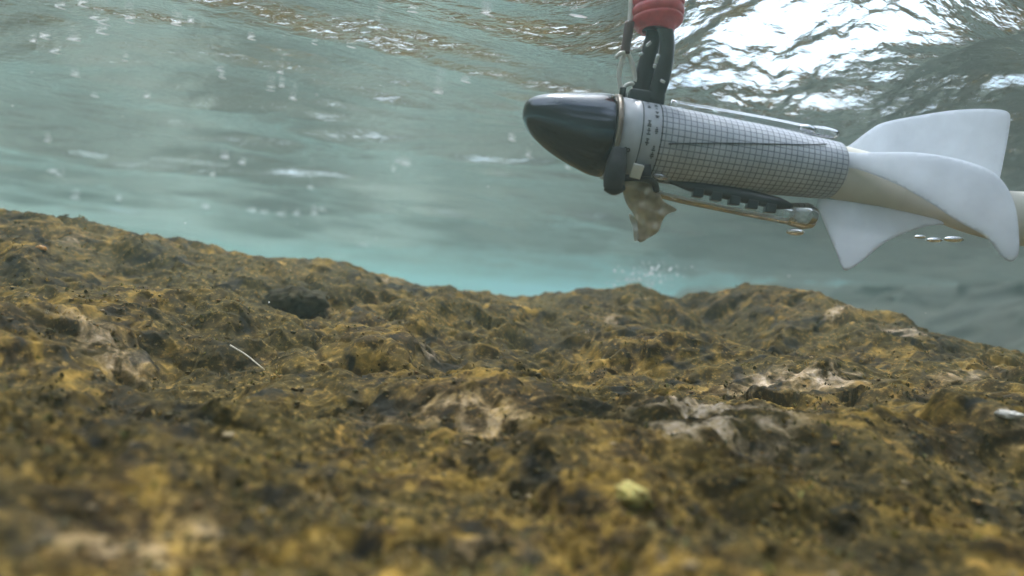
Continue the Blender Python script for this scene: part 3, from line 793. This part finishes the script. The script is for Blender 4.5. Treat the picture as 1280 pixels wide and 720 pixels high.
tag(tw, 'thin pale twig lying slanted on the left of the boulder', 'twig')

# ------------------------------------------------------------------ air bubbles
M_air, t, out = new_mat('air_in_water')
g = N(t, 'ShaderNodeBsdfGlass'); g.inputs['IOR'].default_value = .75; g.inputs['Roughness'].default_value = .0
t.links.new(g.outputs[0], out.inputs[0])
bmb = bmesh.new(); bmesh.ops.create_icosphere(bmb, subdivisions=3, radius=1); me_b = bpy.data.meshes.new('air_bubble'); bmb.to_mesh(me_b); bmb.free()
for p_ in me_b.polygons: p_.use_smooth = True
me_b.materials.append(M_air)
def bubble(px, py, d, r, label, sq=(1, 1, .7), group='loose air bubbles below the robotic fish'):
    o = bpy.data.objects.new('air_bubble', me_b); COL.objects.link(o); o.location = at(px, py, d); o.scale = (r * sq[0], r * sq[1], r * sq[2])
    tag(o, label, 'bubble', group)
bubble(994, 290, .8, .009, 'shiny flattened air bubble just below the clear end cap', (1.3, 1, .5))
for a, b, r_, lb in ((1150, 296, .006, 'leftmost small air bubble under the white tail'), (1168, 300, .008, 'middle air bubble under the white tail, the largest of its row'), (1192, 299, .010, 'right-hand flattened air bubble under the white tail')):
    bubble(a, b, .9, r_, lb, (1.4, 1, .45))
# white slivers modelled in place of light glints on the surface
M_glint = simple('glint_bubble_film', (.97, .98, 1.0), .15, 0, .02, trans=.6, coat=1)
FL = [(40, 52, 7), (56, 48, 5), (75, 10, 8), (92, 50, 7), (68, 66, 8), (104, 8, 6), (118, 24, 6), (130, 30, 7), (128, 42, 7), (94, 95, 6), (162, 28, 6), (156, 76, 4), (220, 31, 7), (238, 27, 4),
      (278, 97, 5), (275, 88, 4), (314, 49, 5), (350, 91, 5), (338, 113, 6), (366, 124, 4), (393, 55, 4), (439, 59, 5), (470, 50, 5), (516, 15, 6), (609, 18, 6), (723, 20, 8), (582, 102, 6), (547, 116, 6), (352, 108, 4),
      (500, 203, 6), (508, 206, 5), (492, 213, 3), (184, 122, 5), (118, 120, 4), (58, 176, 4), (302, 204, 5), (280, 197, 5), (92, 247, 6), (148, 249, 4), (66, 215, 7), (74, 220, 8), (265, 219, 5), (660, 195, 4), (710, 210, 4), (640, 175, 4), (455, 306, 7), (470, 52, 4), (257, 259, 4), (388, 235, 4), (402, 262, 6), (392, 268, 8), (370, 268, 6), (350, 268, 7), (330, 266, 7), (315, 264, 6)]
fv, ff = [], []
for px, py, ln in FL:
    ray = (at(px, py, 1) - CM.translation); S = .5 + np.arange(500) * .008; Q = np.array(CM.translation)[None] + np.array(ray)[None] * S[:, None]
    hit = np.nonzero(Q[:, 2] > wave_height(Q[:, 0], Q[:, 1]) - .005)[0]
    k = hit[0] if len(hit) else 499
    ss = S[k]; q = Vector(Q[k])
    e = iv * np.array([ln * 1.5, ln * .35, 1.1 * rng.uniform(.6, 1.1)]) * ss / FPX * rng.uniform(.7, 1.2)
    an = math.radians(-13 + 5 * rng.normal()); e = np.c_[e[:, 0] * math.cos(an * .5) , e[:, 1], e[:, 2] + e[:, 0] * math.sin(an) * .8]
    ff.append(iff + len(fv) * len(iv)); fv.append(e + np.array(q))
fl = np_mesh('surface_glints', np.concatenate(fv), np.concatenate(ff), M_glint)
tag(fl, 'white slivers standing in for light glints on the water surface on the left', 'flecks', kind='stuff')
# cluster of tiny bubbles beyond the ridge
nb_ = 170
c = np.array([at(805, 345, 2.3)])
P_ = []
for i in range(nb_):
    px = rng.normal(808, 24); py = 347 - (px - 805) * .25 + rng.normal(0, 9); dd = rng.normal(2.1, .1)
    P_.append(at(px, py, dd))
P_ = np.array(P_); rs = .0016 + .0045 * rng.uniform(0, 1, nb_) ** 4
bv = iv[None] * rs[:, None, None] + P_[:, None]
bf = (iff[None] + (np.arange(nb_) * len(iv))[:, None, None]).reshape(-1, 3)
M_foam = simple('foam', (.85, .88, .88), .2, 0, .05)
bc = np_mesh('bubble_cloud', bv.reshape(-1, 3), bf, M_glint)
tag(bc, 'sparkling cloud of tiny air bubbles just above the middle of the boulder ridge', 'bubbles', kind='stuff')

# fine drifting particles
npz = 150
P_ = np.array([at(rng.uniform(-60, 1340), rng.uniform(-20, 420), rng.uniform(.5, 2.6)) for _ in range(npz)])
P_ = P_[P_[:, 2] < -.06]; P_ = P_[P_[:, 2] > rock_height(P_[:, 0], P_[:, 1])[0] + .01]; npz = len(P_)
rs = .0004 + .0011 * rng.uniform(0, 1, npz) ** 3
bv = iv[None] * rs[:, None, None] * rng.uniform(.5, 1.4, (npz, 1, 3)) + P_[:, None]
bf = (iff[None] + (np.arange(npz) * len(iv))[:, None, None]).reshape(-1, 3)
sp_ = np_mesh('drifting_particles', bv.reshape(-1, 3), bf, M_glint)
tag(sp_, 'pale specks drifting in the water above the boulder', kind='stuff')
